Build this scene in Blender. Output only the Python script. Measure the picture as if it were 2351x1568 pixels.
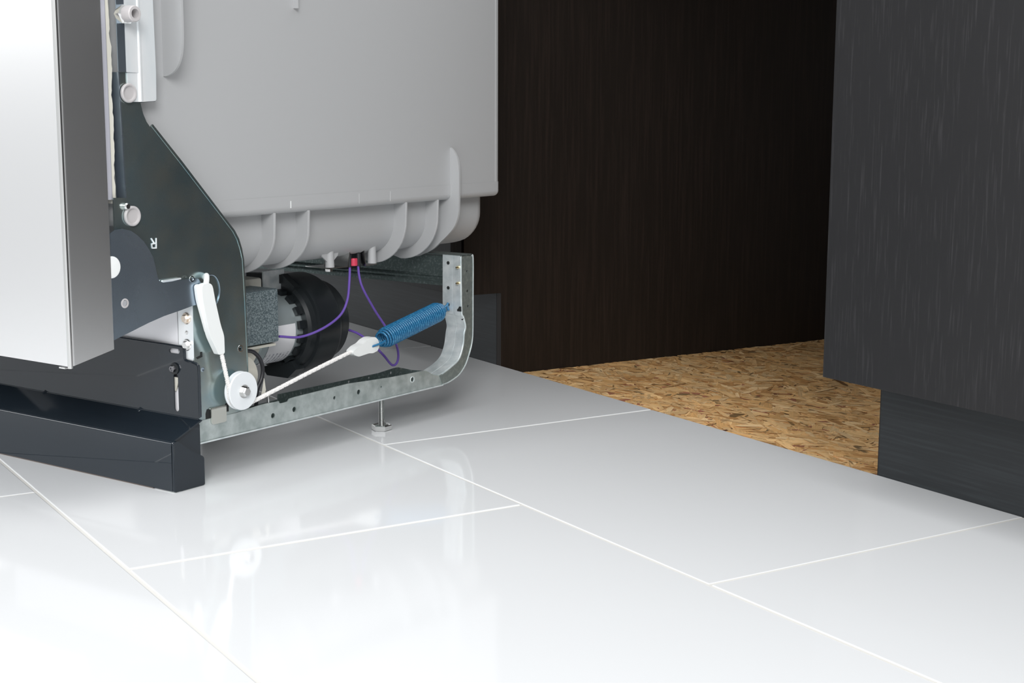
import bpy, bmesh, math, random
from mathutils import Vector, Matrix
from mathutils.geometry import tessellate_polygon
random.seed(7)
PI = math.pi
for o in list(bpy.data.objects): bpy.data.objects.remove(o)
S = bpy.context.scene
COL = S.collection

# ---------------------------------------------------------------- camera
YAW, PITCH, ROLL = math.radians(58.0996), 0.15980769, -0.00317598
cp, sp = math.cos(PITCH), math.sin(PITCH)
fwd = Vector((-math.sin(YAW)*cp, math.cos(YAW)*cp, -sp))
right = Vector((math.cos(YAW), math.sin(YAW), 0))
down = fwd.cross(right)
c_, s_ = math.cos(ROLL), math.sin(ROLL)
r2 = right*c_ + down*s_
d2 = down*c_ - right*s_
cam = bpy.data.objects.new('camera', bpy.data.cameras.new('camera'))
COL.objects.link(cam)
M = Matrix((r2, -d2, -fwd)).transposed().to_4x4()
M.translation = Vector((0, 0, 0.4))
cam.matrix_world = M
cam.data.sensor_width = 36.0
cam.data.lens = 3403.5/2351*36.0
cam.data.clip_start = 0.02
S.camera = cam

# ---------------------------------------------------------------- world and lights
w = bpy.data.worlds.new('studio'); S.world = w; w.use_nodes = True
bg = w.node_tree.nodes['Background']
bg.inputs['Color'].default_value = (0.96, 0.98, 1.0, 1)
bg.inputs['Strength'].default_value = 0.64

def area(name, loc, target, sx, sy, power, col=(1, 1, 1)):
    l = bpy.data.lights.new(name, 'AREA'); l.shape = 'RECTANGLE'; l.size = sx; l.size_y = sy
    l.energy = power; l.color = col
    o = bpy.data.objects.new(name, l); COL.objects.link(o)
    o.location = loc
    o.rotation_euler = (Vector(target)-Vector(loc)).to_track_quat('-Z', 'Y').to_euler()
    return o
area('softbox_overhead', (-1.05, 0.9, 2.4), (-1.2, 1.0, 0), 1.8, 1.8, 24)
area('softbox_front', (-0.3, -4.4, 2.5), (-1.5, 1.3, 0.1), 1.8, 1.8, 125)
area('softbox_left', (-3.5, -2.3, 1.3), (-1.6, 0.4, 0.3), 1.0, 0.7, 15)
area('softbox_right', (2.0, -1.0, 2.2), (-1.6, 1.1, 0.1), 1.5, 1.5, 120)
S.view_settings.view_transform = 'Standard'
S.view_settings.look = 'None'
S.view_settings.exposure = 0.03
S.view_settings.gamma = 1.0
S.view_settings.use_curve_mapping = False

# ---------------------------------------------------------------- materials
def mat(name, col, rough=0.5, metal=0.0, spec=0.5, noise=None, bump=None, coat=0.0, sss=0.0, rvar=None):
    """noise=(scale vec3, colour2, lo, hi)  bump=(scale vec3, strength, distance)  rvar=(scale, lo, hi)"""
    m = bpy.data.materials.new(name); m.use_nodes = True
    nt = m.node_tree; b = nt.nodes['Principled BSDF']
    b.inputs['Base Color'].default_value = (*col, 1)
    b.inputs['Roughness'].default_value = rough
    b.inputs['Metallic'].default_value = metal
    b.inputs['Specular IOR Level'].default_value = spec
    b.inputs['Coat Weight'].default_value = coat
    b.inputs['Coat Roughness'].default_value = 0.05
    if sss:
        b.inputs['Subsurface Weight'].default_value = sss
        b.inputs['Subsurface Radius'].default_value = (.004, .004, .004)
    def tex(scale, detail=4):
        tc = nt.nodes.new('ShaderNodeTexCoord'); mp = nt.nodes.new('ShaderNodeMapping')
        mp.inputs['Scale'].default_value = scale
        n = nt.nodes.new('ShaderNodeTexNoise'); n.inputs['Scale'].default_value = 1
        n.inputs['Detail'].default_value = detail
        nt.links.new(tc.outputs['Object'], mp.inputs[0]); nt.links.new(mp.outputs[0], n.inputs['Vector'])
        return n
    if noise:
        n = tex(noise[0]); r = nt.nodes.new('ShaderNodeValToRGB')
        r.color_ramp.elements[0].position = noise[2]; r.color_ramp.elements[1].position = noise[3]
        r.color_ramp.elements[0].color = (*col, 1); r.color_ramp.elements[1].color = (*noise[1], 1)
        nt.links.new(n.outputs['Fac'], r.inputs[0]); nt.links.new(r.outputs[0], b.inputs['Base Color'])
    if rvar:
        n = tex(rvar[0]); r = nt.nodes.new('ShaderNodeMapRange')
        r.inputs['From Min'].default_value = .3; r.inputs['From Max'].default_value = .7
        r.inputs['To Min'].default_value = rvar[1]; r.inputs['To Max'].default_value = rvar[2]
        nt.links.new(n.outputs['Fac'], r.inputs['Value']); nt.links.new(r.outputs[0], b.inputs['Roughness'])
    if bump:
        n = tex(bump[0]); bp = nt.nodes.new('ShaderNodeBump')
        bp.inputs['Strength'].default_value = bump[1]; bp.inputs['Distance'].default_value = bump[2]
        nt.links.new(n.outputs['Fac'], bp.inputs['Height']); nt.links.new(bp.outputs[0], b.inputs['Normal'])
    return m

TILE = mat('white_glazed_tile', (.745, .757, .768), .07, spec=.5, bump=((3, 3, 3), .05, .002))
GROUT = mat('white_grout', (.67, .66, .63), .6, spec=.3)
BED = mat('grey_screed', (.3, .3, .3), .8)
OSB = mat('osb_board', (.17, .095, .035), .7, noise=((40, 160, 40), (.30, .18, .07), .35, .65))
WOOD = mat('dark_stained_oak', (.012, .0118, .0128), .5, noise=((420, 420, 22), (.030, .029, .031), .55, .8), bump=((300, 300, 20), .15, .0003), spec=.3)
WOOD_PANEL = mat('dark_brown_stained_oak', (.011, .0075, .0055), .5, noise=((240, 240, 9), (.020, .013, .010), .45, .75), bump=((260, 260, 7), .2, .0005), spec=.35)
KICKWOOD = mat('dark_stained_kick_board', (.012, .0145, .0165), .5, noise=((10, 10, 300), (.024, .029, .032), .45, .8), bump=((8, 8, 260), .2, .0004))
EDGE = mat('chipped_board_edge', (.09, .05, .02), .7)
STONE = mat('worktop', (.35, .34, .33), .3, noise=((60, 60, 60), (.5, .5, .5), .4, .6))
PAINT = mat('wall_paint', (.25, .25, .25), .8)
TUB = mat('grey_tub_plastic', (.425, .43, .435), .42, spec=.4, bump=((400, 400, 400), .05, .0004))
STEEL = mat('brushed_steel', (.96, .96, .96), .32, metal=1, bump=((900, 8, 8), .04, .0002))
STEEL_B = mat('steel_hem', (.8, .8, .79), .22, metal=1)
ZINC = mat('galvanised_plate', (.36, .47, .50), .2, metal=.92, noise=((26, 26, 26), (.48, .53, .50), .35, .68), rvar=((16, 16, 16), .18, .27), bump=((25, 25, 25), .02, .0006))
ZARM = mat('galvanised_arm', (.34, .42, .50), .26, metal=.9, noise=((9, 9, 9), (.42, .48, .55), .3, .75), rvar=((12, 12, 12), .24, .30))
ZLIGHT = mat('galvanised_painted_sheen', (.80, .86, .89), .30, metal=.35, noise=((30, 30, 12), (.93, .95, .96), .35, .65))  # whitened base colour stands in for the bright reflection on the strip
ZRAIL = mat('spangled_galvanised_rail', (.42, .48, .47), .38, metal=.7, noise=((70, 70, 70), (.62, .68, .67), .35, .65), bump=((200, 200, 200), .06, .0005))
ZPOST = mat('galvanised_post', (.66, .73, .74), .36, metal=.55, noise=((70, 70, 70), (.88, .93, .93), .35, .65), bump=((90, 90, 90), .15, .0008))
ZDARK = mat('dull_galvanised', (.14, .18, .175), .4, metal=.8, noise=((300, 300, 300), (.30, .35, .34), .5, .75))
SPECK = mat('speckled_galvanised_box', (.13, .18, .20), .45, metal=.6, noise=((700, 700, 700), (.40, .48, .51), .42, .62))
CHROME = mat('bright_steel', (.75, .75, .74), .15, metal=1)
NUTM = mat('nickel_nut', (.80, .70, .60), .25, metal=1)
BRASS = mat('brass', (.75, .62, .38), .25, metal=1)
GLOSS = mat('black_gloss_enamel', (.014, .020, .027), .04, spec=.5)
BLACK = mat('black_plastic', (.014, .017, .019), .35, spec=.4)
BLACKM = mat('black_rubber', (.02, .02, .024), .45)
WHITEP = mat('white_nylon', (.86, .88, .87), .3, sss=.25)
NYLON = mat('translucent_nylon', (.80, .83, .85), .25, sss=.35)
ROPE = mat('white_cord', (.86, .84, .82), .7)
BLUE = mat('blue_spring_enamel', (.010, .12, .27), .25, noise=((500, 500, 500), (.05, .24, .42), .42, .7), coat=.2, bump=((900, 900, 900), .3, .0003))
PURPLE = mat('purple_insulation', (.16, .09, .42), .35)
RED = mat('red_plastic', (.62, .05, .10), .35)
CREAM = mat('cream_plastic', (.68, .66, .58), .5)
LINER = mat('lavender_liner', (.52, .52, .58), .35)
MOTOR = mat('painted_motor_case', (.42, .48, .49), .32, metal=.45)
GROMMET = mat('grey_grommet', (.50, .48, .48), .35)
DARK = mat('dark_opening', (.01, .012, .012), .8)

def label_mat():
    m = mat('printed_label', (.80, .80, .82), .4); nt = m.node_tree; b = nt.nodes['Principled BSDF']
    uv = nt.nodes.new('ShaderNodeUVMap'); sep = nt.nodes.new('ShaderNodeSeparateXYZ')
    nt.links.new(uv.outputs[0], sep.inputs[0])
    mp = nt.nodes.new('ShaderNodeMapping'); mp.inputs['Scale'].default_value = (7, 90, 1)
    nt.links.new(uv.outputs[0], mp.inputs[0])
    # rows of tiny unreadable print running up the label
    wv = nt.nodes.new('ShaderNodeMath'); wv.operation = 'MULTIPLY'; wv.inputs[1].default_value = 7
    fr = nt.nodes.new('ShaderNodeMath'); fr.operation = 'FRACT'
    lt = nt.nodes.new('ShaderNodeMath'); lt.operation = 'LESS_THAN'; lt.inputs[1].default_value = .5
    nt.links.new(sep.outputs['X'], wv.inputs[0]); nt.links.new(wv.outputs[0], fr.inputs[0]); nt.links.new(fr.outputs[0], lt.inputs[0])
    n = nt.nodes.new('ShaderNodeTexNoise'); n.inputs['Scale'].default_value = 1; n.inputs['Detail'].default_value = 2
    nt.links.new(mp.outputs[0], n.inputs['Vector'])
    g = nt.nodes.new('ShaderNodeMath'); g.operation = 'GREATER_THAN'; g.inputs[1].default_value = .5
    nt.links.new(n.outputs['Fac'], g.inputs[0])
    lo = nt.nodes.new('ShaderNodeMath'); lo.operation = 'LESS_THAN'; lo.inputs[1].default_value = .42
    nt.links.new(sep.outputs['Y'], lo.inputs[0])
    a = nt.nodes.new('ShaderNodeMath'); a.operation = 'MULTIPLY'; a2 = nt.nodes.new('ShaderNodeMath'); a2.operation = 'MULTIPLY'
    nt.links.new(lt.outputs[0], a.inputs[0]); nt.links.new(g.outputs[0], a.inputs[1])
    nt.links.new(a.outputs[0], a2.inputs[0]); nt.links.new(lo.outputs[0], a2.inputs[1])
    mx = nt.nodes.new('ShaderNodeMix'); mx.data_type = 'RGBA'
    mx.inputs['A'].default_value = (.80, .80, .82, 1); mx.inputs['B'].default_value = (.20, .20, .25, 1)
    nt.links.new(a2.outputs[0], mx.inputs['Factor']); nt.links.new(mx.outputs['Result'], b.inputs['Base Color'])
    return m
LABEL = label_mat()

def strand_mat():
    m = bpy.data.materials.new('osb_strand'); m.use_nodes = True; nt = m.node_tree
    b = nt.nodes['Principled BSDF']; b.inputs['Roughness'].default_value = .55
    b.inputs['Specular IOR Level'].default_value = .35
    at = nt.nodes.new('ShaderNodeAttribute'); at.attribute_name = 'tone'
    uv = nt.nodes.new('ShaderNodeUVMap'); mp = nt.nodes.new('ShaderNodeMapping')
    mp.inputs['Scale'].default_value = (25, 900, 1)
    n = nt.nodes.new('ShaderNodeTexNoise'); n.inputs['Scale'].default_value = 1; n.inputs['Detail'].default_value = 3
    nt.links.new(uv.outputs[0], mp.inputs[0]); nt.links.new(mp.outputs[0], n.inputs['Vector'])
    r = nt.nodes.new('ShaderNodeMapRange'); r.inputs['From Min'].default_value = .3; r.inputs['From Max'].default_value = .7
    r.inputs['To Min'].default_value = .78; r.inputs['To Max'].default_value = 1.2
    nt.links.new(n.outputs['Fac'], r.inputs['Value'])
    mx = nt.nodes.new('ShaderNodeVectorMath'); mx.operation = 'SCALE'
    nt.links.new(at.outputs['Color'], mx.inputs[0]); nt.links.new(r.outputs[0], mx.inputs['Scale'])
    nt.links.new(mx.outputs[0], b.inputs['Base Color'])
    return m
STRAND = strand_mat()

# ---------------------------------------------------------------- mesh helpers (k = unit scale, 1 for metres, .001 for millimetres)
MM = .001
def obj(name, bm, m, parent=None, smooth=30, label=None, kind=None):
    me = bpy.data.meshes.new(name)
    bmesh.ops.recalc_face_normals(bm, faces=bm.faces)
    bm.to_mesh(me); bm.free()
    for mm in (m if isinstance(m, (list, tuple)) else [m]): me.materials.append(mm)
    if smooth:
        me.shade_smooth(); me.set_sharp_from_angle(angle=math.radians(smooth))
    o = bpy.data.objects.new(name, me); COL.objects.link(o)
    if smooth:
        wn = o.modifiers.new('normals', 'WEIGHTED_NORMAL'); wn.keep_sharp = True; wn.mode = 'FACE_AREA'; wn.weight = 80
    if parent: o.parent = parent
    if label: o['label'] = label
    if kind: o['kind'] = kind
    return o
def copy_part(o, parent=None, loc=None):
    c = o.copy(); COL.objects.link(c); c.parent = parent or o.parent
    if loc is not None: c.location = loc
    return c
def empty(name, loc, rz, label, cat, group=None):
    o = bpy.data.objects.new(name, None); COL.objects.link(o); o.empty_display_size = .05
    o.location = loc; o.rotation_euler = (0, 0, rz); o['label'] = label; o['category'] = cat
    if group: o['group'] = group
    return o
def box(bm, x0, x1, y0, y1, z0, z1, k=1, bev=0, seg=2):
    r = bmesh.ops.create_cube(bm, size=1)
    for v in r['verts']:
        v.co = Vector(((x0+x1)/2+v.co.x*(x1-x0), (y0+y1)/2+v.co.y*(y1-y0), (z0+z1)/2+v.co.z*(z1-z0)))*k
    if bev:
        es = list({e for v in r['verts'] for e in v.link_edges})
        bmesh.ops.bevel(bm, geom=es, offset=bev*k, segments=seg, affect='EDGES', profile=.5)
    return bm
def BOX(*a, **kw): return box(bmesh.new(), *a, **kw)
def circ(cu, cz, ru, rz=None, n=16):
    rz = rz or ru
    return [(cu+ru*math.cos(2*PI*i/n), cz+rz*math.sin(2*PI*i/n)) for i in range(n)]
def slot(cx, cz, hx, hz, r, n=5):
    pts = []
    for sx, sz, a0 in ((1, 1, 0), (-1, 1, 90), (-1, -1, 180), (1, -1, 270)):
        for i in range(n+1):
            a = math.radians(a0+90*i/n)
            pts.append((cx+sx*(hx-r)+r*math.cos(a), cz+sz*(hz-r)+r*math.sin(a)))
    return pts
def rounded(pts, rad, n=4):
    """round the corners of a polygon; rad is a number or one radius per corner"""
    out = []; N = len(pts)
    for i in range(N):
        r = rad[i] if isinstance(rad, (list, tuple)) else rad
        p, a, b = Vector(pts[i]), Vector(pts[i-1]), Vector(pts[(i+1) % N])
        if r <= 0: out.append(tuple(p)); continue
        da, db = (a-p), (b-p); r1 = min(r, da.length*.45, db.length*.45)
        A, B = p+da.normalized()*r1, p+db.normalized()*r1
        for j in range(n+1):
            t = j/n; out.append(tuple(A*(1-t)**2+p*2*t*(1-t)+B*t*t))
    return out
def prism(bm, outer, holes, axis, a, b, k=MM):
    """extrude a flat outline with holes along n ('n'), depth ('u') or height ('z')"""
    loops = [outer]+list(holes)
    def P(q, t):
        if axis == 'n': return Vector((t, q[0], q[1]))*k
        if axis == 'u': return Vector((q[0], t, q[1]))*k
        return Vector((q[0], q[1], t))*k
    flat = [q for l in loops for q in l]
    tris = tessellate_polygon([[Vector((q[0], q[1], 0)) for q in l] for l in loops])
    va = [bm.verts.new(P(q, a)) for q in flat]; vb = [bm.verts.new(P(q, b)) for q in flat]
    for t in tris:
        try:
            bm.faces.new([va[i] for i in t]); bm.faces.new([vb[i] for i in reversed(t)])
        except ValueError: pass
    s = 0
    for l in loops:
        for i in range(len(l)):
            j = (i+1) % len(l)
            bm.faces.new([va[s+i], va[s+j], vb[s+j], vb[s+i]])
        s += len(l)
    return bm
def PR(outer, holes, axis, a, b, k=MM): return prism(bmesh.new(), outer, holes, axis, a, b, k)
def frames(pts):
    T = []
    for i in range(len(pts)):
        a = pts[max(i-1, 0)]; b = pts[min(i+1, len(pts)-1)]
        T.append((b-a).normalized())
    up = Vector((0, 0, 1)) if abs(T[0].z) < .9 else Vector((1, 0, 0))
    n = T[0].cross(up).normalized(); out = []
    for i, t in enumerate(T):
        n = (n-t*n.dot(t)).normalized(); out.append((pts[i], n, t.cross(n)))
    return out
def tube(bm, pts, r, sides=8, k=MM, cap=True):
    pts = [Vector(p)*k for p in pts]; rings = []
    for i, (p, n, b) in enumerate(frames(pts)):
        rr = (r[i] if isinstance(r, (list, tuple)) else r)*k
        rings.append([bm.verts.new(p+(n*math.cos(2*PI*j/sides)+b*math.sin(2*PI*j/sides))*rr) for j in range(sides)])
    for A, B in zip(rings, rings[1:]):
        for j in range(sides):
            bm.faces.new([A[j], A[(j+1) % sides], B[(j+1) % sides], B[j]])
    if cap: bm.faces.new(rings[0][::-1]); bm.faces.new(rings[-1])
    return bm
def TUBE(*a, **kw): return tube(bmesh.new(), *a, **kw)
def spline(pts, n=8):
    P = [Vector(p) for p in pts]; P = [P[0]*2-P[1]]+P+[P[-1]*2-P[-2]]; out = []
    for i in range(1, len(P)-2):
        for j in range(n):
            t = j/n; a, b, c, d = P[i-1:i+3]
            out.append(.5*((2*b)+(c-a)*t+(2*a-5*b+4*c-d)*t*t+(3*b-a-3*c+d)*t**3))
    out.append(P[-2]); return out
def lathe(bm, prof, c, axis, sides=32, k=MM):
    """prof: (distance along axis, radius)"""
    ax = Vector({'n': (1, 0, 0), 'u': (0, 1, 0), 'z': (0, 0, 1)}[axis]) if isinstance(axis, str) else Vector(axis).normalized()
    e1 = ax.cross(Vector((0, 0, 1)) if abs(ax.z) < .9 else Vector((1, 0, 0))).normalized(); e2 = ax.cross(e1)
    c = Vector(c); rings = []
    for t, r in prof:
        if r < 1e-6: rings.append([bm.verts.new((c+ax*t)*k)]); continue
        rings.append([bm.verts.new((c+ax*t+(e1*math.cos(2*PI*j/sides)+e2*math.sin(2*PI*j/sides))*r)*k) for j in range(sides)])
    for A, B in zip(rings, rings[1:]):
        for j in range(sides):
            j2 = (j+1) % sides
            if len(A) == 1 and len(B) == 1: continue
            if len(A) == 1: bm.faces.new([A[0], B[j2], B[j]])
            elif len(B) == 1: bm.faces.new([A[j], A[j2], B[0]])
            else: bm.faces.new([A[j], A[j2], B[j2], B[j]])
    return bm
def LATHE(*a, **kw): return lathe(bmesh.new(), *a, **kw)

# ================================================================ SETTING
FRONT = 1.172            # line where the tiles end and the cabinets begin (Y)
LEFT, RIGHT = -1.915, -1.127   # side faces of the opening (X)
SUB = -0.014             # level of the sub-floor board
floor = obj('floor', BOX(-5.2, .75, -1.3, 2.05, -.06, SUB-.012), BED, None, smooth=0, kind='structure')
# tiles: running bond, 0.602 x 0.402 pitch
rows = [(.775, FRONT, -1.5325), (.3705, .775, -1.2235), (-.0325, .3705, -1.5265), (-.4355, -.0325, -1.2235), (-.8385, -.4355, -1.5265)]
G = .0016
tile_mesh = {}
for y0, y1, xj in rows:
    ya, yb = y0+G, (y1 if y1 == FRONT else y1-G)
    k = 0
    x = xj-.602*5
    while x < .35:
        key = round(yb-ya, 4)
        if key not in tile_mesh:
            bm = BOX(G, .602-G, 0, yb-ya, -.010, 0, bev=.0011, seg=3)
            t = obj('tile', bm, TILE, floor, smooth=0); tile_mesh[key] = t
        else: t = copy_part(tile_mesh[key], floor)
        t.location = (x, ya, random.uniform(-.0001, .0001))
        t.rotation_euler = (random.uniform(-.0006, .0006), random.uniform(-.0006, .0006), random.uniform(-.0004, .0004))
        x += .602
obj('grout', BOX(-4.6, .62, -.845, FRONT-.001, -.012, -.0007), GROUT, floor, smooth=0)
obj('tile_backing', BOX(-4.6, .62, -.845, FRONT-.0008, SUB-.012, -.0105), BED, floor, smooth=0)
osb = obj('subfloor_board', BOX(-5.1, .7, FRONT, 1.95, SUB-.012, SUB-.0008), OSB, floor, smooth=0, label='oriented strand board')
# pressed wood flakes lying in the board
def strands():
    bm = bmesh.new(); uv = bm.loops.layers.uv.new('UVMap'); cl = bm.loops.layers.float_color.new('tone')
    base = [(.78, .47, .20), (.84, .54, .25), (.68, .39, .155), (.88, .61, .32), (.52, .27, .10), (.38, .15, .085), (.74, .48, .23)]
    wts = [6, 6, 5, 3, 2, .7, 5]
    for i in range(15000):
        cx, cy = random.uniform(-1.93, -1.08), random.uniform(FRONT-.01, 1.95)
        L, W = random.uniform(.015, .085), random.uniform(.002, .017)
        thin = random.random() < .38
        if thin: L *= .5; W *= .22
        a = random.gauss(-.1, .7)
        ca, sa = math.cos(a), math.sin(a)
        z = SUB-.0006+i*1e-8+random.uniform(0, .0009)
        tx, ty = random.gauss(0, .012), random.gauss(0, .05)
        c = random.choices(base, wts)[0]; v = random.uniform(.85, 1.22)
        if random.random() < (.30 if thin else .02): v *= .32
        col = (c[0]*v, c[1]*v, c[2]*v, 1)
        sh = [(-.5, -.1), (-.44, -.5), (.38, -.5), (.5, .05), (.42, .5), (-.36, .46)]
        vs = []
        ok = True
        for px, py in sh:
            lx = px*L*random.uniform(.9, 1.1); ly = py*W*random.uniform(.7, 1.2)
            X, Y = cx+lx*ca-ly*sa, cy+lx*sa+ly*ca
            if Y < FRONT+.0004: ok = False
            if X < LEFT-.015 or X > RIGHT+.03: ok = False
            vs.append((X, Y, z+lx*tx+ly*ty, lx, ly))
        if not ok: continue
        f = bm.faces.new([bm.verts.new(q[:3]) for q in vs])
        if f.calc_area() and f.normal.z < 0: f.normal_flip()
        for l, q in zip(f.loops, vs): l[uv].uv = (q[3]+i*.37, q[4]+i*.11); l[cl] = col
    me = bpy.data.meshes.new('strands'); bm.to_mesh(me); bm.free(); me.materials.append(STRAND)
    o = bpy.data.objects.new('strands', me); COL.objects.link(o); o.parent = floor; o['kind'] = 'stuff'
strands()
obj('wall_back', BOX(-5.1, .7, 1.95, 2.05, SUB-.012, 1.25), PAINT, None, smooth=0, kind='structure')

# ================================================================ CABINETS
def cabinet(x0, x1, doors, label, side_mat, niche_side):
    c = empty('base_cabinet', ((x0+x1)/2, FRONT, SUB), 0, label, 'cabinet')
    ox, oy, oz = (x0+x1)/2, FRONT, SUB
    def b(name, m, X0, X1, Y0, Y1, Z0, Z1, bev=0, par=c, lab=None):
        return obj(name, BOX(X0-ox, X1-ox, Y0-oy, Y1-oy, Z0-oz, Z1-oz, bev=bev), m, par, smooth=40, label=lab)
    yf, yb = 1.107, 1.93
    for xa, xb in ((x0, x0+.018), (x1-.018, x1)):      # side panels notched for the toe kick
        prof = [(yf, .113), (FRONT, .113), (FRONT, SUB), (yb, SUB), (yb, .87), (yf, .87)]
        bm = PR([(p[0]-oy, p[1]-oz) for p in prof], [], 'n', xa-ox, xb-ox, 1)
        obj('side_panel', bm, side_mat, c, smooth=0)
    b('bottom_panel', side_mat, x0+.018, x1-.018, yf, yb, .113, .131)
    b('back_panel', side_mat, x0+.018, x1-.018, yb-.006, yb, .131, .87)
    kx0, kx1 = (x0+.001, x1-.013) if niche_side == 'right' else (x0+.0015, x1-.001)
    b('toe_kick', KICKWOOD, kx0, kx1, FRONT-.0003, FRONT+.0145, SUB+.0005, .1115)
    wd = (x1-x0)/doors
    for i in range(doors):
        b('door', WOOD, x0+i*wd+.0012, x0+(i+1)*wd-.0012, 1.0845, 1.1035, .117, .855, bev=.0007)
    return c
lc = cabinet(-3.02, LEFT, 2, 'dark cabinet left of the opening, mostly hidden behind the dishwasher', WOOD_PANEL, 'right')
rc = cabinet(RIGHT, -.12, 2, 'dark charcoal cabinet with recessed kick board right of the opening', WOOD_PANEL, 'left')
wt = obj('worktop', BOX(-3.04, -.10, 1.06, 1.948, .8708, .91, bev=.003), STONE, None)  # out of view; added to keep light from above out of the opening
wt['label'] = 'unseen worktop spanning the cabinets, added to block light over the opening'; wt['category'] = 'worktop'

# ================================================================ DISHWASHER  (local: x outwards from its right side, y to the back, z up; millimetres)
dw = empty('dishwasher', (-1.45702, .48589, 0), math.radians(22.59596),
           'pulled-out dishwasher with steel door, grey tub and exposed metal base', 'dishwasher')
NL = -586   # left side of the machine

# ---- door
door = obj('door', PR(rounded([(6, -66), (6, -118), (NL, -118), (NL, -66)], [0, 5, 5, 0], 5), [], 'z', 149, 800), STEEL, dw, smooth=30)
# lower right side flange rises slightly to the back: trim it by a wedge-shaped flange
for v in door.data.vertices:
    if v.co.z < .2:
        v.co.z += (v.co.y+.118)*.20
obj('corner_hem', TUBE([(4.3, -117.4, 147.5), (4.3, -117.4, 800)], 2.6, 10), STEEL_B, door, label='bright folded corner of the steel front')
obj('hem_lip', BOX(-12, -3, -118.5, -114, 146.2, 147.6, k=MM, bev=.3), STEEL_B, door)
dl = obj('door_liner', PR(rounded([(-4, -63), (-4, -50), (-560, -50), (-560, -63)], [2, 5, 5, 2]), [], 'z', 305, 790), LINER, door)
# ragged cream insulation edge
random.seed(3)
zz = [301+i*4.2 for i in range(118)]
prof_r = []
off = 0
for z in zz:
    off = .75*off+random.uniform(-.9, .9); prof_r.append((-46.5+max(-1.5, min(1.8, off)), z))
poly = [(-50.5, zz[-1])]+[(-50.5, zz[0])]+prof_r
obj('insulation', PR(poly, [], 'n', -14, -6), CREAM, door, label='ragged cream insulation edge')

# ---- tub
def rbox(x0, x1, y0, y1, z0, z1, rv, rb_, top=True):
    """box with rounded vertical corners (rv) and rounded bottom edges (rb_)"""
    bm = bmesh.new(); rings = []
    nseg = 12
    zs = []
    for i in range(nseg+1):
        a = PI/2*i/nseg; zs.append((z0+rb_*(1-math.sin(a)), rb_*(1-math.cos(a))))
    zs = zs[::-1]  # bottom first (inset rb_)
    zs.append((z1, 0))
    for z, ins in zs:
        ring = []
        for sx, sy, a0 in ((1, 1, 0), (-1, 1, 90), (-1, -1, 180), (1, -1, 270)):
            X = (x1 if sx > 0 else x0); Y = (y1 if sy > 0 else y0)
            R = max(rv, .1); cx, cy = X-sx*R, Y-sy*R
            for j in range(9):
                a = math.radians(a0+90*j/8); rr = R-ins
                if rr >= 0: px, py = cx+rr*math.cos(a), cy+rr*math.sin(a)
                else: px, py = cx+sx*rr, cy+sy*rr
                ring.append(bm.verts.new(Vector((px, py, z))*MM))
        rings.append(ring)
    for A, B in zip(rings, rings[1:]):
        for j in range(len(A)):
            bm.faces.new([A[j], A[(j+1) % len(A)], B[(j+1) % len(A)], B[j]])
    bm.faces.new(rings[0][::-1]); bm.faces.new(rings[-1])
    return bm
tub = obj('tub', rbox(-566, -14.6, -44, 608.4, 277, 800, 9, 7), TUB, dw, smooth=40)
obj('lower_band', rbox(-566.6, -14, 60, 609, 276.5, 295.5, 9.5, 7.5), TUB, tub, smooth=40)
PALE = mat('pale_grey_plastic', (.62, .62, .63), .4)
obj('mould_line', BOX(-14.8, -14.4, 596, 596.5, 296, 800, k=MM), PALE, tub, smooth=0)
for u in (206, 322, 379):
    if u == 206: obj('mould_line', BOX(-14.2, -13.6, u-.5, u+.5, 282, 290, k=MM), WHITEP, tub, smooth=0, label='pale moulding tick')
    else: obj('mould_line', BOX(-14.2, -13.8, u-.2, u+.2, 281, 293, k=MM), PALE, tub, smooth=0, label='pale moulding tick')
obj('mould_line', BOX(-14.2, -13.8, 492.6, 493, 280, 295, k=MM), TUB, tub, smooth=0, label='pale moulding tick')
sump = obj('tub_bottom', rbox(-530, -36, -20, 606, 212, 282, 22, 42), TUB, tub, smooth=50)
# fins: curved ribs standing across the lower body
def sp2(p, n=5): return [(v.x, v.y) for v in spline([(a[0], a[1], 0) for a in p], n)]
def fin(u, outer, inner, th=3.0):
    o = obj('rib', PR(outer+inner[::-1], [], 'u', u-th/2, u+th/2), TUB, tub, smooth=30)
    bv = o.modifiers.new('bevel', 'BEVEL'); bv.width = .0007; bv.segments = 2; bv.limit_method = 'ANGLE'; bv.angle_limit = math.radians(50)
    return o
def fin_curve(nw, top, R1, bot, n_end, n=12, k=1.0):
    """outer edge falling from the lip at n=nw and sweeping under the tub to (n_end, bot)"""
    pts = [(nw, top), (nw-.6, top-14)]
    x0, z0 = nw-.8, top-22
    for i in range(1, n+1):
        a = PI/2*i/n
        pts.append((x0+(n_end-x0)*(1-math.cos(a)), z0+(bot-z0)*math.sin(a)))
    return pts
for u, bot, ne in ((183, 206, -80), (238, 206, -82), (413, 199, -74), (476, 199, -78)):
    out = fin_curve(-16, 278, 0, bot, ne)+[(ne-35, bot+9)]
    fin(u, out, [(-50, 278), (-52, 250), (ne-4, 224), (ne-35, 222)])
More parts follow.
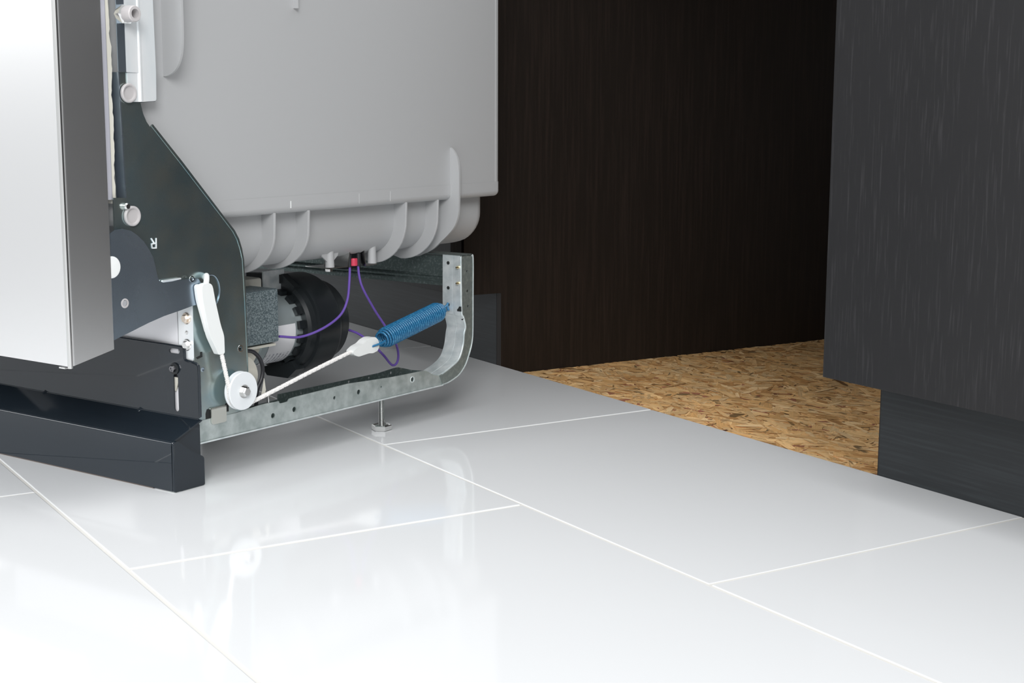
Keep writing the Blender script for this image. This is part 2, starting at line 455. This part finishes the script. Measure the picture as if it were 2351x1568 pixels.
# last rib climbs above the lip
up_ = [(-18, 343), (-13.8, 343), (-9, 339), (-3.5, 330), (-.8, 318), (-.5, 300), (-.7, 277), (-18, 277)]
lo_ = [(-.7, 277), (-2, 258), (-8, 243), (-18, 232), (-30, 222), (-44, 211), (-60, 204), (-78, 200), (-130, 209), (-130, 222), (-82, 222), (-60, 236), (-50, 277)]
rb = prism(bmesh.new(), sp2(up_[1:7], 3)+[up_[7], up_[0]], [], 'u', 498.5, 501.5)
prism(rb, sp2(lo_[:9], 3)+lo_[9:], [], 'u', 498.5, 501.5)
obj('rib', rb, TUB, tub, smooth=30)
out = sp2([(-16, 425), (-9, 425.6), (-1, 428.5), (6, 434), (11, 442), (13.8, 452), (15, 468), (15, 500)], 4)+[(15, 800)]
fin(28, out, [(-16, 425), (-16, 800)], 2.6)
obj('rib', BOX(-15, -8, 217, 219, 502, 760, k=MM, bev=.3), TUB, tub)
# moulded posts under the tub, and the thin steel bracket between them
for cu, pz in ((391, 201.5), (313.5, 203)):
    post = obj('moulded_post', LATHE([(0, 0), (0, 5.6), (8, 5.2), (26, 4.8)], (-55, cu, pz), 'z', 24), TUB, tub)
g = bmesh.new()
if True:
    for s in (-1, 1):
        prism(g, [(cu+s*4, 222), (cu+s*15, 222), (cu+s*13.5, 216.5), (cu+s*4, 209)], [], 'n', -56, -54)
    obj('gusset', g, TUB, post)
br = bmesh.new()
prism(br, [(313, 202.2), (346, 201.2), (352, 224), (353, 224), (347, 200), (313, 201)], [], 'n', -95, -56)
prism(br, [(376, 224), (380, 198.6), (400, 198.6), (402, 199.8), (381, 199.8), (377, 224)], [], 'n', -95, -56)
obj('sensor_bracket', br, CHROME, dw, smooth=0)
obj('bracket_screw', LATHE([(0, 0), (0, 4.5), (3, 4.5), (3, 0)], (-57, 314, 197.8), 'z', 6), CHROME, dw, smooth=20)
sw = obj('float_switch', BOX(-80, -64, 352, 380, 196, 222, k=MM, bev=1), BLACK, dw)
rp = obj('red_plunger', LATHE([(0, 0), (0, 4.6), (1, 5), (8, 5), (9, 4.6), (9, 0)], (-60, 362, 200.5), 'z', 20), RED, sw, label='small red plunger')
for u in (356.5, 373):
    obj('connector', LATHE([(0, 0), (0, 2.6), (16, 3)], (-62, u, 199), 'z', 12), BLACKM, sw)

# ---- side bracket (right hinge plate)
holes = [circ(110, 136, 2.6)]
outline = [(-54, 307), (-38, 306), (-41, 428), (2, 428), (3, 400), (-16, 399), (-13, 388), (-9, 380), (-4.5, 374.5), (-1.5, 377.5), (37, 338), (95, 276), (106, 264.5), (112, 255), (116, 244), (118.5, 232), (120, 192), (120.6, 106), (121, 64), (121, 52), (43, 52), (44, 189), (44, 205), (-54, 205)]
hp = obj('hinge_plate', PR(outline, holes, 'n', -2.2, -.8), ZINC, dw, smooth=20, label='large dark zinc side plate')
obj('edge_flange', PR([(-42.2, 428), (-40.8, 428), (-37.8, 306), (-39.2, 306)], [], 'n', -14, -.6), ZARM, hp, smooth=0)
band = [(-1.5, 377.5), (37, 338), (95, 276), (106, 264.5), (112, 255), (116, 244), (118.5, 232), (120, 192), (120.6, 106)]
inner = [(-3.2, 375.6), (35, 336), (93, 274.5), (103.6, 263), (109.3, 254), (113.5, 243), (116.3, 232), (118, 192), (120.2, 106)]
obj('edge_flange', PR(band+inner[::-1], [], 'n', -.8, -.2), ZINC, hp, smooth=0)
# stamped letter R, upside down
R = bmesh.new()
for a, b_ in (((-2.7, 253.5), (-2.2, 264)), ((-2.7, 254), (-8, 254.3)), ((-8, 254.3), (-8.4, 258.5)), ((-8.4, 258.5), (-3, 258.8)), ((-5, 258.8), (-8.6, 264))):
    tube(R, [(-.4, a[0], a[1]), (-.5, b_[0], b_[1])], .75, 6)
obj('stamped_letter', R, ZLIGHT, hp, smooth=40, label='small stamped letter R, upside down')
def grommet(u, z, r, par, n=0):
    g = obj('grommet', LATHE([(0, r), (2, r), (2.8, r-1), (2.6, r-2.2), (0.6, r-3), (.4, 0)], (n-.4, u, z), 'n', 32), GROMMET, par)
    return g
grommet(-32, 408, 9.4, hp, .8); grommet(-32.5, 288, 10, hp)
obj('rivet', LATHE([(0, 0), (0, 3.5), (3.5, 3.5), (5, 2.4), (5, 0)], (-1, -40, 298), 'n', 16), CHROME, hp)
obj('plate_hole_rim', LATHE([(0, 2.6), (.5, 2.8), (.5, 3.8), (0, 4)], (-.8, 110, 136), 'n', 24), CHROME, hp)
obj('dimple', LATHE([(0, 2.6), (.5, 1.8), (.2, 0)], (-.8, 55, 121), 'n', 16), ZARM, hp)
# lower front flange with its screws
fl = obj('front_flange', PR([(-23.5, 194), (-1, 194), (-1, 56), (-23.5, 56)], [], 'u', 43.6, 45), ZLIGHT, hp, smooth=0)
fl.data.materials[0] = ZLIGHT
for z in (176, 148):
    nt_ = obj('nut', LATHE([(-4, 0), (-4, 3.6), (-3, 4.4), (0, 4.6)], (-10.5, 43, z), 'u', 6), NUTM if z > 160 else CHROME, fl, smooth=20)
    obj('washer', LATHE([(-1.2, 0), (-1.2, 5.4), (-.4, 6.2), (1, 6.4)], (-10.5, 43.2, z), 'u', 28), NUTM if z > 160 else CHROME, fl)
obj('dimple', LATHE([(-1.2, 0), (-1, 1.4), (0, 2)], (-11, 43.4, 161), 'u', 12), CHROME, fl)
# tabs hooking over the rail
tab = bmesh.new()
prism(tab, rounded([(63.5, 78), (85, 78), (85, 60), (63.5, 60)], [0, 0, 3, 3]), [], 'n', .4, 1.6)
prism(tab, [(63.5, 76.5), (85, 76.5), (85, 78), (63.5, 78)], [], 'n', -2.2, 1.6)
obj('tab', tab, mat('tab_zinc', (.62, .63, .58), .3, metal=.7), hp, smooth=0)
op = bmesh.new()
prism(op, [(57, 67), (57, 73), (59, 77.5), (62, 77.5), (64.5, 73), (64.5, 67)], [], 'n', -.85, -.7)
prism(op, [(84, 70), (84, 76), (86, 79.5), (89, 79.5), (90.5, 76), (90.5, 70)], [], 'n', -.85, -.7)
obj('tab_slot', op, DARK, hp, smooth=0)
obj('tab_slot', PR([(48, 133), (55, 134.5), (55, 140), (52, 140), (52, 136.5), (46, 135)], [], 'n', -.85, -.7), DARK, hp, smooth=0)

# ---- upper strip, bright and dark reflections put into its colours
st = bmesh.new()
prism(st, [(-34, 428), (-18, 427.5), (-18, 800), (-34, 800)], [], 'n', .2, 1.4)
prism(st, rounded([(-15, 399.5), (2.6, 400.5), (3.4, 428), (2.5, 498), (2.5, 800), (-15, 800)], [0, 2.5, 0, 0, 0, 0]), [], 'n', .2, 1.4)
prism(st, [(-32, 399.5), (-18, 399.5), (-18, 427.5), (-32, 427.5)], [], 'n', -.8, .6)
strip = obj('upper_strip', st, ZLIGHT, dw, smooth=0, label='zinc strip with a pressed ridge, its bright reflection in the colour')
obj('strip_dark_reflection', PR([(-43.5, 428.5), (-34, 428), (-34, 800), (-43.5, 800)], [], 'n', .2, 1.38), ZARM, strip, smooth=0, label='edge of the strip in darker metal, imitating a dark reflection')  # darker metal stands in for a dark reflection along this band
obj('ridge', TUBE([(.6, -16.6, 399.6), (.6, -17, 800)], 2.2, 12), ZLIGHT, strip)
nut = obj('hex_nut', LATHE([(0, 0), (0, 10.2), (6, 10.2), (8, 8.8), (8, 0)], (1, -36, 483), 'n', 6), CHROME, strip, smooth=20)
obj('sleeve', LATHE([(0, 8.2), (14, 7.8), (15, 7), (15, 4.6), (6, 4.2), (6, 0)], (5, -36, 483), 'n', 28), GROMMET, nut)

# ---- hinge arm in front of the plate
arm_o = [(-64, 273), (-57, 276), (-48, 276.5), (-38, 274), (-30, 269), (-22, 262), (-16, 254), (-11, 245.5), (-8, 234), (-6, 225), (-4, 221), (1, 218.8), (26, 219), (44, 219.5), (49, 217.5), (52, 213), (54, 205), (54, 192), (40, 191), (23, 188), (0, 184.5), (-20, 180), (-40, 174.5), (-57, 170), (-64, 168)]
arm = obj('hinge_arm', PR(arm_o, [circ(-49, 203, 3.6), circ(-58, 240, .01, n=3)][:1], 'n', 2.6, 4.2), ZARM, dw, smooth=20, label='slate-blue zinc hinge arm')
obj('grommet', LATHE([(0, 5), (1.2, 4.8), (1.4, 3.4), (.3, 3.2)], (3.2, -49, 203), 'n', 24), GROMMET, arm)
obj('pivot_pin', LATHE([(0, 11), (1, 10.8), (1.4, 9), (1.6, 0)], (3.2, -63.5, 240), 'n', 32), WHITEP, arm)
obj('slit_edge', PR([(1, 218), (26, 219.8), (26, 221.2), (2, 220.8)], [], 'n', .2, 3), ZLIGHT, arm, smooth=0)
obj('ring', LATHE([(0, 3.2), (1, 3), (1, 2.1), (0, 2)], (4.0, 39, 219), 'n', 20), CHROME, arm)

# ---- white handle link, rope, pulley
hl = obj('link_handle', PR(rounded([(44.5, 213.5), (59, 214), (63, 194), (69.5, 168), (74, 156), (74.2, 137), (65.5, 136.5), (54, 158), (45.5, 197)], [6, 7, 0, 5, 4, 2, 2, 5, 5]), [], 'n', 6, 13), WHITEP, dw, smooth=25, label='white plastic link')
m_ = hl.modifiers.new('bevel', 'BEVEL'); m_.width = .003; m_.segments = 4; m_.limit_method = 'ANGLE'
obj('lobe', PR(rounded([(40.5, 213), (50, 213), (52, 196), (60, 165), (54, 160), (42.5, 197)], [5, 4, 0, 3, 3, 5]), [], 'n', 5.2, 8.5), WHITEP, hl, smooth=25)
hk = obj('hook', TUBE(spline([(10, 52, 208), (9, 55, 216), (6, 58, 220), (2, 61, 220), (-3, 62, 217)], 5), 3.0, 10), WHITEP, hl)
disc = obj('slot_rim', TUBE([(-.2, 70+12*math.cos(a), 203+17*math.sin(a)) for a in [2*PI*i/30-.1 for i in range(-6, 12)]], .5, 6), ZARM, hp)
cy, cz, rr = 97.4, 93.2, 17.6
path = [(10.5, 70.5, 142), (11.4, 74.5, 122), (11.7, 79.2, 101)]
for i in range(9):
    a = math.radians(172+i*(278-172)/8); path.append((11.7, cy+rr*math.cos(a), cz+rr*math.sin(a)))
path += [(9.8, 118, 78.2), (4, 160, 84.2), (-6, 233, 94.8), (-16, 306, 104.6)]
path = spline(path, 10)
def resample(pts, step):
    out = [pts[0]]; acc = 0
    for a, b in zip(pts, pts[1:]):
        d = (b-a).length
        while acc+d >= step:
            t = (step-acc)/d; a = a.lerp(b, t); out.append(a); d = (b-a).length; acc = 0
        acc += d
    return out
path = resample(path, .8)
fr = frames([Vector(p) for p in path])
rope = bmesh.new()
tube(rope, path, 1.75, 8)
for s in (-1, 1):
    for q in range(4):
        pts = []
        for i, (p, n, b) in enumerate(fr):
            a = s*(i*.8/9*2*PI)+q*PI/2
            r = 1.75+.35*math.sin(4*i*.8/9*2*PI+(0 if s > 0 else PI)+q)
            pts.append(p+(n*math.cos(a)+b*math.sin(a))*r)
        tube(rope, pts, .55, 5, cap=False)
obj('rope', rope, ROPE, dw, smooth=60, label='white braided cord')
pul = obj('pulley', LATHE([(0, 0), (0, 20.3), (.6, 20.8), (1.8, 20.8), (2.3, 20.2), (3, 16), (5.4, 16), (6, 20.2), (6.5, 20.8), (7.9, 20.8), (8.5, 20.2), (8.5, 9), (8.2, 7), (8.2, 0)], (7.4, 97.4, 93.2), 'n', 48), NYLON, dw, smooth=35, label='white nylon pulley wheel')
bolt = obj('pulley_bolt', LATHE([(0, 7.2), (.8, 7), (.8, 5.6), (5, 5.6), (6, 4.6), (6, 0)], (15.2, 98, 92.6), 'n', 6), CHROME, pul, smooth=20)
obj('washer', LATHE([(0, 7.3), (.8, 7.3), (.8, 0)], (15.4, 98, 92.6), 'n', 28), CHROME, bolt)
obj('axle', LATHE([(0, 5), (10, 5)], (-2, 97.4, 93.2), 'n', 20), CHROME, pul)
obj('hanger_pin', TUBE(spline([(-4, 151.5, 83), (-3, 152, 74), (-3, 152.5, 64)], 5), 1.5, 8), CHROME, dw)

# ---- spring with its nylon connector
A_, B_ = Vector((-17, 361, 111.6)), Vector((-17, 480, 134.8))
ax = (B_-A_).normalized(); e1 = Vector((1, 0, 0)); e2 = ax.cross(e1)
Ls = (B_-A_).length; turns = 33; per = 28
pts = []
for i in range(turns*per+1):
    t = i/per
    s = Ls*t/turns
    r = 11.7
    if t < 3: r = 7.5+4.2*(t/3)**.8
    if t > turns-2: r = 11.7-3.0*(t-(turns-2))/2
    a = 2*PI*t
    pts.append(A_+ax*s+(e1*math.cos(a)+e2*math.sin(a))*r)
hookf = spline([(-17, 338, 106.5), (-12, 339, 107), (-9, 345, 108.4), (-8, 355, 110), (-9.5, 360.5, 111.6)], 5)
hookr = spline([pts[-1], (-18, 488, 136.5), (-19, 497, 140), (-19.5, 499, 142), (-19, 497.5, 138), (-16.5, 496.5, 133)], 6)
sp_ = bmesh.new()
tube(sp_, pts, 1.38, 8)
tube(sp_, hookf, 1.4, 8); tube(sp_, spline([(-17, 338, 106.5), (-22, 340, 111), (-25, 350, 115), (-24.5, 361, 113)], 5), 1.4, 8)
tube(sp_, hookr, 1.7, 8)
obj('tension_spring', sp_, BLUE, dw, smooth=60, label='blue coil spring')
cn = obj('rope_connector', PR(rounded([(304.5, 106), (312, 110), (322, 112.3), (328, 116), (336, 118.3), (345, 118), (351, 113), (352.5, 106), (349, 100.5), (340, 98.5), (333, 99.5), (314, 97.8), (304.8, 101.5)], 2.5, 3), [], 'n', -22.5, -11), WHITEP, dw, smooth=25, label='white nylon end fitting')
m_ = cn.modifiers.new('bevel', 'BEVEL'); m_.width = .0025; m_.segments = 3; m_.limit_method = 'ANGLE'

# ---- base rail
rail_o = [(41, 43.2), (41, 67), (99, 66.5), (134, 69), (137, 69.2), (147, 69.3), (163, 68.8), (166, 69), (167, 66.5), (170, 65.7), (180, 66), (183, 68.8), (194, 69.5), (282, 71), (330, 68.5), (362, 67), (405, 66.2), (424, 66), (432, 63.8), (440, 59.5), (449, 56.2), (458, 55), (461.5, 55), (461.5, 42.2)]
hl_ = []
RH = [((628, 953), (156.5, 53.8), 3.1), ((677, 941), (190.5, 55.3), 3.1), ((768, 913), (258, 57.8), 2.2), ((824, 900), (300.7, 58), 3.1), ((875, 889), (342, 57.8), 1.4), ((946, 872), (401.4, 58.1), 2.9)]
for _, c, r in RH: hl_.append(circ(c[0], c[1], r, r, 14))
rail = obj('base_rail', PR(rail_o, hl_, 'n', -1.4, 0), ZRAIL, dw, smooth=15, label='galvanised bottom rail')
bm = bmesh.new()
prism(bm, [(41, 42.5), (461.5, 41.6), (461.5, 43), (41, 44)], [], 'n', -28, 0)
obj('rail_web', bm, ZRAIL, rail, smooth=0)
obj('rail_lip', PR([(41, 42.2), (461.5, 41.2), (461.5, 42.6), (41, 43.6)], [], 'n', 0, 1.8), ZPOST, rail, smooth=0)
inn = [(41, 43.5), (41, 60), (150, 62), (193, 63), (194, 69), (370, 67.6), (400, 69.6), (408, 69.6), (420, 66.5), (436, 62), (458, 58), (461, 43)]
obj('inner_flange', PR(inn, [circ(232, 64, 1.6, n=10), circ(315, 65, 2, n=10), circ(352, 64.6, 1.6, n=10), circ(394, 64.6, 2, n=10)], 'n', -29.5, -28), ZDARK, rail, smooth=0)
obj('rail_rim', LATHE([(0, 2.9), (.6, 3.1), (.6, 4), (0, 4.2)], (-.1, 401.4, 58.1), 'n', 20), ZPOST, rail)
# bent rear post: web faces the front, side flange on the outside of the bend
webL = [(452, 55.5), (461, 58), (478, 63), (493, 71), (502, 85), (506, 102), (508, 112), (503, 127), (500, 138), (500.5, 205)]
webR = [(455, 55), (463, 57), (481, 63), (497, 71), (505.5, 87), (508, 102), (511, 112), (506.5, 125), (502.5, 136), (501.5, 205)]
def sp2(p, n=5): return [(v.x, v.y) for v in spline([(a[0], a[1], 0) for a in p], n)]
L2, R2 = sp2(webL), sp2(webR)
web = bmesh.new()
cols = [(-28, L2, 0), (-13.6, None, 0), (-13.2, None, -1.2), (-12.4, None, -1.2), (-12, None, 0), (0, R2, 0)]
grid = []
for n_, _, dip in cols:
    t = (n_+28)/28; row = []
    for (a, b_) in zip(L2, R2):
        row.append(((n_), a[0]*(1-t)+b_[0]*t+dip*-1, a[1]*(1-t)+b_[1]*t))
    grid.append([web.verts.new(Vector(p)*MM) for p in row])
for A, B in zip(grid, grid[1:]):
    for i in range(len(A)-1): web.faces.new([A[i], A[i+1], B[i+1], B[i]])
post = obj('rear_post', web, ZPOST, dw, smooth=0, label='curved galvanised rear post')
sm = post.modifiers.new('solid', 'SOLIDIFY'); sm.thickness = .0012
outer_c = sp2([(461, 42.6), (472, 43.6), (483, 46), (495, 50), (504, 56), (511, 63), (516.5, 72), (522, 83), (525, 94), (526, 108), (526.3, 150), (526.5, 200), (523, 203.5)], 4)
obj('side_flange', PR(R2+outer_c[::-1], [circ(514, 184, 1.6, n=10), circ(514.5, 158, 2, n=10), circ(516, 138, 2, n=10)], 'n', -.6, .7), mat('flange_zinc', (.24, .28, .27), .4, metal=.6, noise=((200, 200, 200), (.34, .38, .36), .45, .75)), post, smooth=10)
obj('flange_lip', TUBE([(0.4, a, b_) for a, b_ in R2[4:]], .8, 6), ZPOST, post)
obj('flange_lip', TUBE([(0.9, a, b_) for a, b_ in outer_c], .8, 6), ZPOST, post)
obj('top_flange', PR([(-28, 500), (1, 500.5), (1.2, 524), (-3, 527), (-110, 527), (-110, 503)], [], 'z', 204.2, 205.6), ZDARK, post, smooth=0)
for z in (194.8, 162.3):
    obj('bolt_hole', LATHE([(0, 0), (0, 2.2), (.4, 2.2), (.4, 0)], (-19, 498.9, z), 'u', 16), DARK, post)
obj('bolt_hole', LATHE([(0, 0), (0, 2.3), (.4, 2.3), (.4, 0)], (-19, 498.6, 140.5), 'u', 16), DARK, post)
obj('bolt_hole', BOX(-6, 0.2, 501, 503, 132.5, 139, k=MM), DARK, post, smooth=0)
obj('bolt_hole', LATHE([(0, 0), (0, 2.0), (.6, 2.0), (.6, 0)], (-1.8, 506.2, 122.6), 'u', 16), DARK, post)
for z in (190, 169.5):
    obj('rivet', LATHE([(0, 1.5), (-2, 1.9), (-4, 1.9), (-6, 1), (-6, 0)], (-3.2, 501.5, z), 'u', 14), BRASS, post)
# rear cross member
cm = bmesh.new()
prism(cm, [(503, 203), (504.2, 203), (504.2, 178), (502.2, 176.5), (504.2, 175), (504.2, 171.5), (502.4, 170.4), (504.2, 169), (504.2, 164), (503, 164), (503, 168.6), (501, 170.4), (503, 172), (503, 174.6), (500.8, 176.5), (503, 178.4)], [], 'n', -560, -20)
prism(cm, [(503, 203), (526, 204), (526, 205), (503, 204.4)], [], 'n', -560, -100)
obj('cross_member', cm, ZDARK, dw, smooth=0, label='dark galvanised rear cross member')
for u0, u1 in ((41, 503),):
    lm = BOX(NL+14, NL+15.5, u0, u1, 43, 68, k=MM)
    box(lm, NL+14, NL+42, u0, u1, 43, 44.4, k=MM)
    box(lm, NL+14, NL+42, 500, 502, 43, 204, k=MM)
    obj('base_rail', lm, ZRAIL, dw, smooth=0)
obj('hinge_plate', BOX(NL+14, NL+16, -54, 121, 56, 428, k=MM), ZINC, dw, smooth=0)

# ---- levelling foot
for fx, fy in ((-13, 357), (NL+28, 357), (NL+28, 90)):
    ft = obj('levelling_foot', LATHE([(0, 0), (0, 10.5), (1, 12.6), (6.0, 12.6), (7, 11.6), (5.4, 10.6), (5.0, 3), (5.0, 0)], (0, 0, 0), 'z', 6), CHROME, dw, smooth=20, label='hexagonal steel foot')
    ft.location = (fx*MM, fy*MM, 0)
    th = []
    z = 5
    while z < 44:
        th += [(z, 3.2), (z+.6, 3.8), (z+1.2, 3.2)]; z += 1.25
    obj('threaded_stud', LATHE([(5, 0)]+th+[(44, 0)], (0, 0, 0), 'z', 20), CHROME, ft, smooth=20)

# ---- black kick plate
lo = bmesh.new()
# lower box section: front face, sloping top (profile in depth/height) extruded across the width
prof = rounded([(0, 1.5), (0, 53), (42, 70), (43.4, 70), (43.4, 68.6), (1.4, 51.6), (1.4, 1.5)], [0, 2.2, .8, 0, 0, 1, 0], 5)
prism(lo, prof, [], 'n', NL, 8.5)
kp = obj('kick_plate', lo, GLOSS, dw, smooth=50, label='glossy black toe-kick panel')
# end cap with its chamfer
cap = bmesh.new()
prism(cap, rounded([(.6, .8), (.6, 53), (6, 54.5), (24, 41), (42, 31), (42, .8)], [1, 2, 2, 0, 3, 2], 4), [], 'n', 9.5, 11.6)
prism(cap, [(3, 51), (5, 54.6), (40, 69.5), (43, 64), (43, 30), (24, 40)], [], 'n', 3.6, 5.2)
obj('end_cap', cap, GLOSS, kp, smooth=30)
obj('cap_corner', LATHE([(0, 3.2), (2, 3), (3.6, 1.4), (3.8, 0)], (7.8, 3.6, 51), 'n', 16), GLOSS, kp)
brd = bmesh.new()
tube(brd, [(9.6, .9, 2), (11, .7, 50), (9.5, 1.6, 53)], 1.1, 8)
obj('cap_bead', brd, GLOSS, kp)
obj('bottom_strip', BOX(NL, -22, .6, 3.4, .2, 1.8, k=MM), mat('kick_gasket', (.10, .08, .07), .5), kp, smooth=0)
# raised upper panel with slots
up = rounded([(NL, 69.5), (NL, 150), (-118, 145.8), (-17, 145), (-13.5, 141), (-13.5, 131.5), (4, 129.5), (7, 127), (7, 72), (3, 70)], [0, 6, 0, 4, 2, 2, 3, 4, 2, 2], 4)
hs = [slot(-29.3, 139.8, 8, 2.6, 2.5), slot(-28.5, 95, 3.5, 20.5, 3.4)]
upm = PR(up, hs, 'u', 42, 43.3)
upo = obj('upper_panel', upm, GLOSS, kp, smooth=20)
bd = [(-118, 42.4, 145.8), (-20, 42.4, 145.1), (-15, 42.4, 143), (-13.8, 42.4, 139), (-13.4, 42.4, 132.6), (-9, 42.4, 131), (2, 42.4, 129.8), (6.2, 42.4, 127.2), (7.2, 42.4, 122), (7.2, 42.4, 73)]
obj('rolled_edge', TUBE([(NL, 42.4, 150)]+spline(bd, 4), 1.5, 8), GLOSS, upo)
for n_ in (-86.2, -249, -412):
    obj('notch', LATHE([(-3, 4.2), (0, 3.8), (4, 2.4), (6.5, .2)], (n_, 43.5, 69), (0, -1, -.25), 16), GLOSS, kp)
obj('rolled_edge', TUBE([(NL, 42.2, 69.8), (5, 42.2, 69.8)], .9, 10), GLOSS, kp)
sc = obj('screw', LATHE([(0, 0), (0, 6.4), (-1.2, 6.2), (-1.8, 4.2), (-1.8, 0)], (-28.9, 41.8, 121), 'u', 28), BLACK, kp)
hx = obj('hex_head', LATHE([(-1.6, 3.9), (-5, 3.9), (-5.4, 3.3), (-5.2, 2.2), (-4.2, 2), (-4.2, 0)], (-28.9, 41.8, 121), 'u', 6), mat('dark_screw_steel', (.25, .25, .26), .25, metal=1), sc, smooth=20)
# cream drain part visible through the slot
obj('slot_backing', PR([(-34, 111), (-24, 111), (-24, 116), (-31, 96), (-34, 96)], [], 'u', 44.2, 45), CREAM, kp, smooth=0)
obj('slot_backing', BOX(-35, -22, 45, 45.8, 100.5, 118, k=MM), BLACKM, kp, smooth=0)

# ---- white lower front sheet seen under the hinge arm
obj('front_insulation', PR([(-330, 205), (-330, 60), (-27.5, 60), (-27.5, 205)], [], 'u', 46, 50), mat('white_foam', (.93, .93, .96), .5), dw, smooth=0, label='white insulation sheet')

# ---- motor, pump and the things around them
AX = (-138, 124.5)     # axis of the motor (n, z)
mt = obj('motor', LATHE([(236, 0), (236, 40), (239, 43), (317, 43), (318, 0)], (AX[0], 0, AX[1]), 'u', 56), MOTOR, dw, smooth=35, label='pale grey cylindrical motor')
# label wrapped on the case
lb = bmesh.new(); uvl = lb.loops.layers.uv.new('UVMap')
na = 14; a0, a1 = math.radians(12), math.radians(-72)
gr = []
for i in range(na+1):
    a = a0+(a1-a0)*i/na
    gr.append([lb.verts.new(Vector((AX[0]+43.3*math.cos(a), u, AX[1]+43.3*math.sin(a)))*MM) for u in (250, 294)])
for i in range(na):
    f = lb.faces.new([gr[i][0], gr[i+1][0], gr[i+1][1], gr[i][1]])
    for l, (x_, y_) in zip(f.loops, ((0, 1-i/na), (0, 1-(i+1)/na), (1, 1-(i+1)/na), (1, 1-i/na))): l[uvl].uv = (x_, y_)
obj('rating_label', lb, LABEL, mt, smooth=60, label='white sticker with rows of tiny print')
dr = obj('pump_housing', LATHE([(306, 44), (306, 52), (309, 56), (316, 58), (317, 62), (322, 63.5), (352, 64), (356, 62.5), (357, 51), (382, 51), (387, 47), (388, 0)], (AX[0], 0, AX[1]), 'u', 64), BLACK, dw, smooth=35, label='black drum-shaped pump housing')
cl = bmesh.new()
for a in (-14, 8, 30, 52, 74, -36, -58, -80):
    a = math.radians(a); c = Vector((AX[0]+45.5*math.cos(a), 303, AX[1]+45.5*math.sin(a)))
    e = Vector((math.cos(a), 0, math.sin(a))); t = Vector((-math.sin(a), 0, math.cos(a)))
    vs = [cl.verts.new((c+e*x*2.5+t*y*5+Vector((0, z*6, 0)))*MM) for x in (-1, 1) for y in (-1, 1) for z in (-1, 1)]
    for q in ((0, 1, 3, 2), (4, 6, 7, 5), (0, 4, 5, 1), (2, 3, 7, 6), (0, 2, 6, 4), (1, 5, 7, 3)): cl.faces.new([vs[i] for i in q])
obj('clip', cl, BLACK, dr, smooth=0)
obj('shroud', PR([(-190, 165), (-190, 188), (-128, 190), (-108, 176), (-112, 165)], [], 'u', 306, 316), BLACK, dr, smooth=0)
obj('shroud', PR([(-160, 72), (-152, 62), (-116, 62), (-102, 74), (-110, 84)], [], 'u', 300, 316), BLACK, dr, smooth=0)
obj('control_box', BOX(-128, -68, 150, 238, 121, 184, k=MM, bev=2), SPECK, dw, label='speckled galvanised box')
obj('box_bracket', BOX(-122, -72, 150, 236, 116, 119, k=MM), CREAM, dw, smooth=0)
obj('plate_bracket', PR([(276, 172), (312, 170), (312, 196), (276, 196)], [[(303, 190), (303, 179), (308, 178), (308, 189)]], 'n', -132, -130), ZPOST, dw, smooth=0)
obj('water_valve', BOX(-150, -112, 222, 256, 172, 192, k=MM, bev=3), CREAM, dw, label='cream plastic valve body')
cb = obj('drain_pump', LATHE([(0, 0), (0, 18), (4, 20), (20, 20), (22, 17), (22, 0)], (-66, 160, 92), 'u', 32), CREAM, dw, label='cream plastic drain pump')
obj('pump_spout', PR(rounded([(168, 120), (222, 120), (222, 112), (204, 90), (196, 74), (168, 74)], 3), [], 'n', -100, -84), CREAM, cb, smooth=20)
obj('cable', TUBE(spline([(-25, 130, 127.5), (-25, 140, 127), (-25, 152, 124.5), (-25, 162, 116), (-25, 167, 104), (-25, 165, 92), (-25, 158.5, 82), (-25, 156, 72), (-25, 155, 52)], 8), 2.3, 10), BLACKM, dw, label='black cable')
obj('strap', PR([(160, 94), (163.5, 72), (154, 71), (156.5, 80)], [], 'n', -16.6, -15.8), CREAM, dw, smooth=0, label='thin cream strap')
w1 = [(-62, 356.5, 205), (-62, 357.2, 201.7), (-62, 356, 181.8), (-62, 351.5, 157.9), (-62, 337.5, 140.5), (-64, 307.9, 127.8), (-72, 277.7, 120.8), (-76, 246, 125)]
obj('wire', TUBE(spline(w1, 8), 1.55, 10), PURPLE, dw, label='purple wire curving across the pump')
w2 = [(-62, 373, 205), (-62, 372.5, 198.2), (-62, 378.6, 174.2), (-62, 401.2, 142.6), (-62, 421.1, 119.6), (-62, 440.6, 97.4), (-62, 448.3, 80.4), (-62, 446.3, 67.4), (-62, 435.8, 65), (-62, 418.8, 80.4), (-75, 411, 95.3), (-95, 408, 106.5), (-115, 403, 112)]
obj('wire', TUBE(spline(w2, 8), 1.55, 10), PURPLE, dw, label='purple wire looping below the spring')
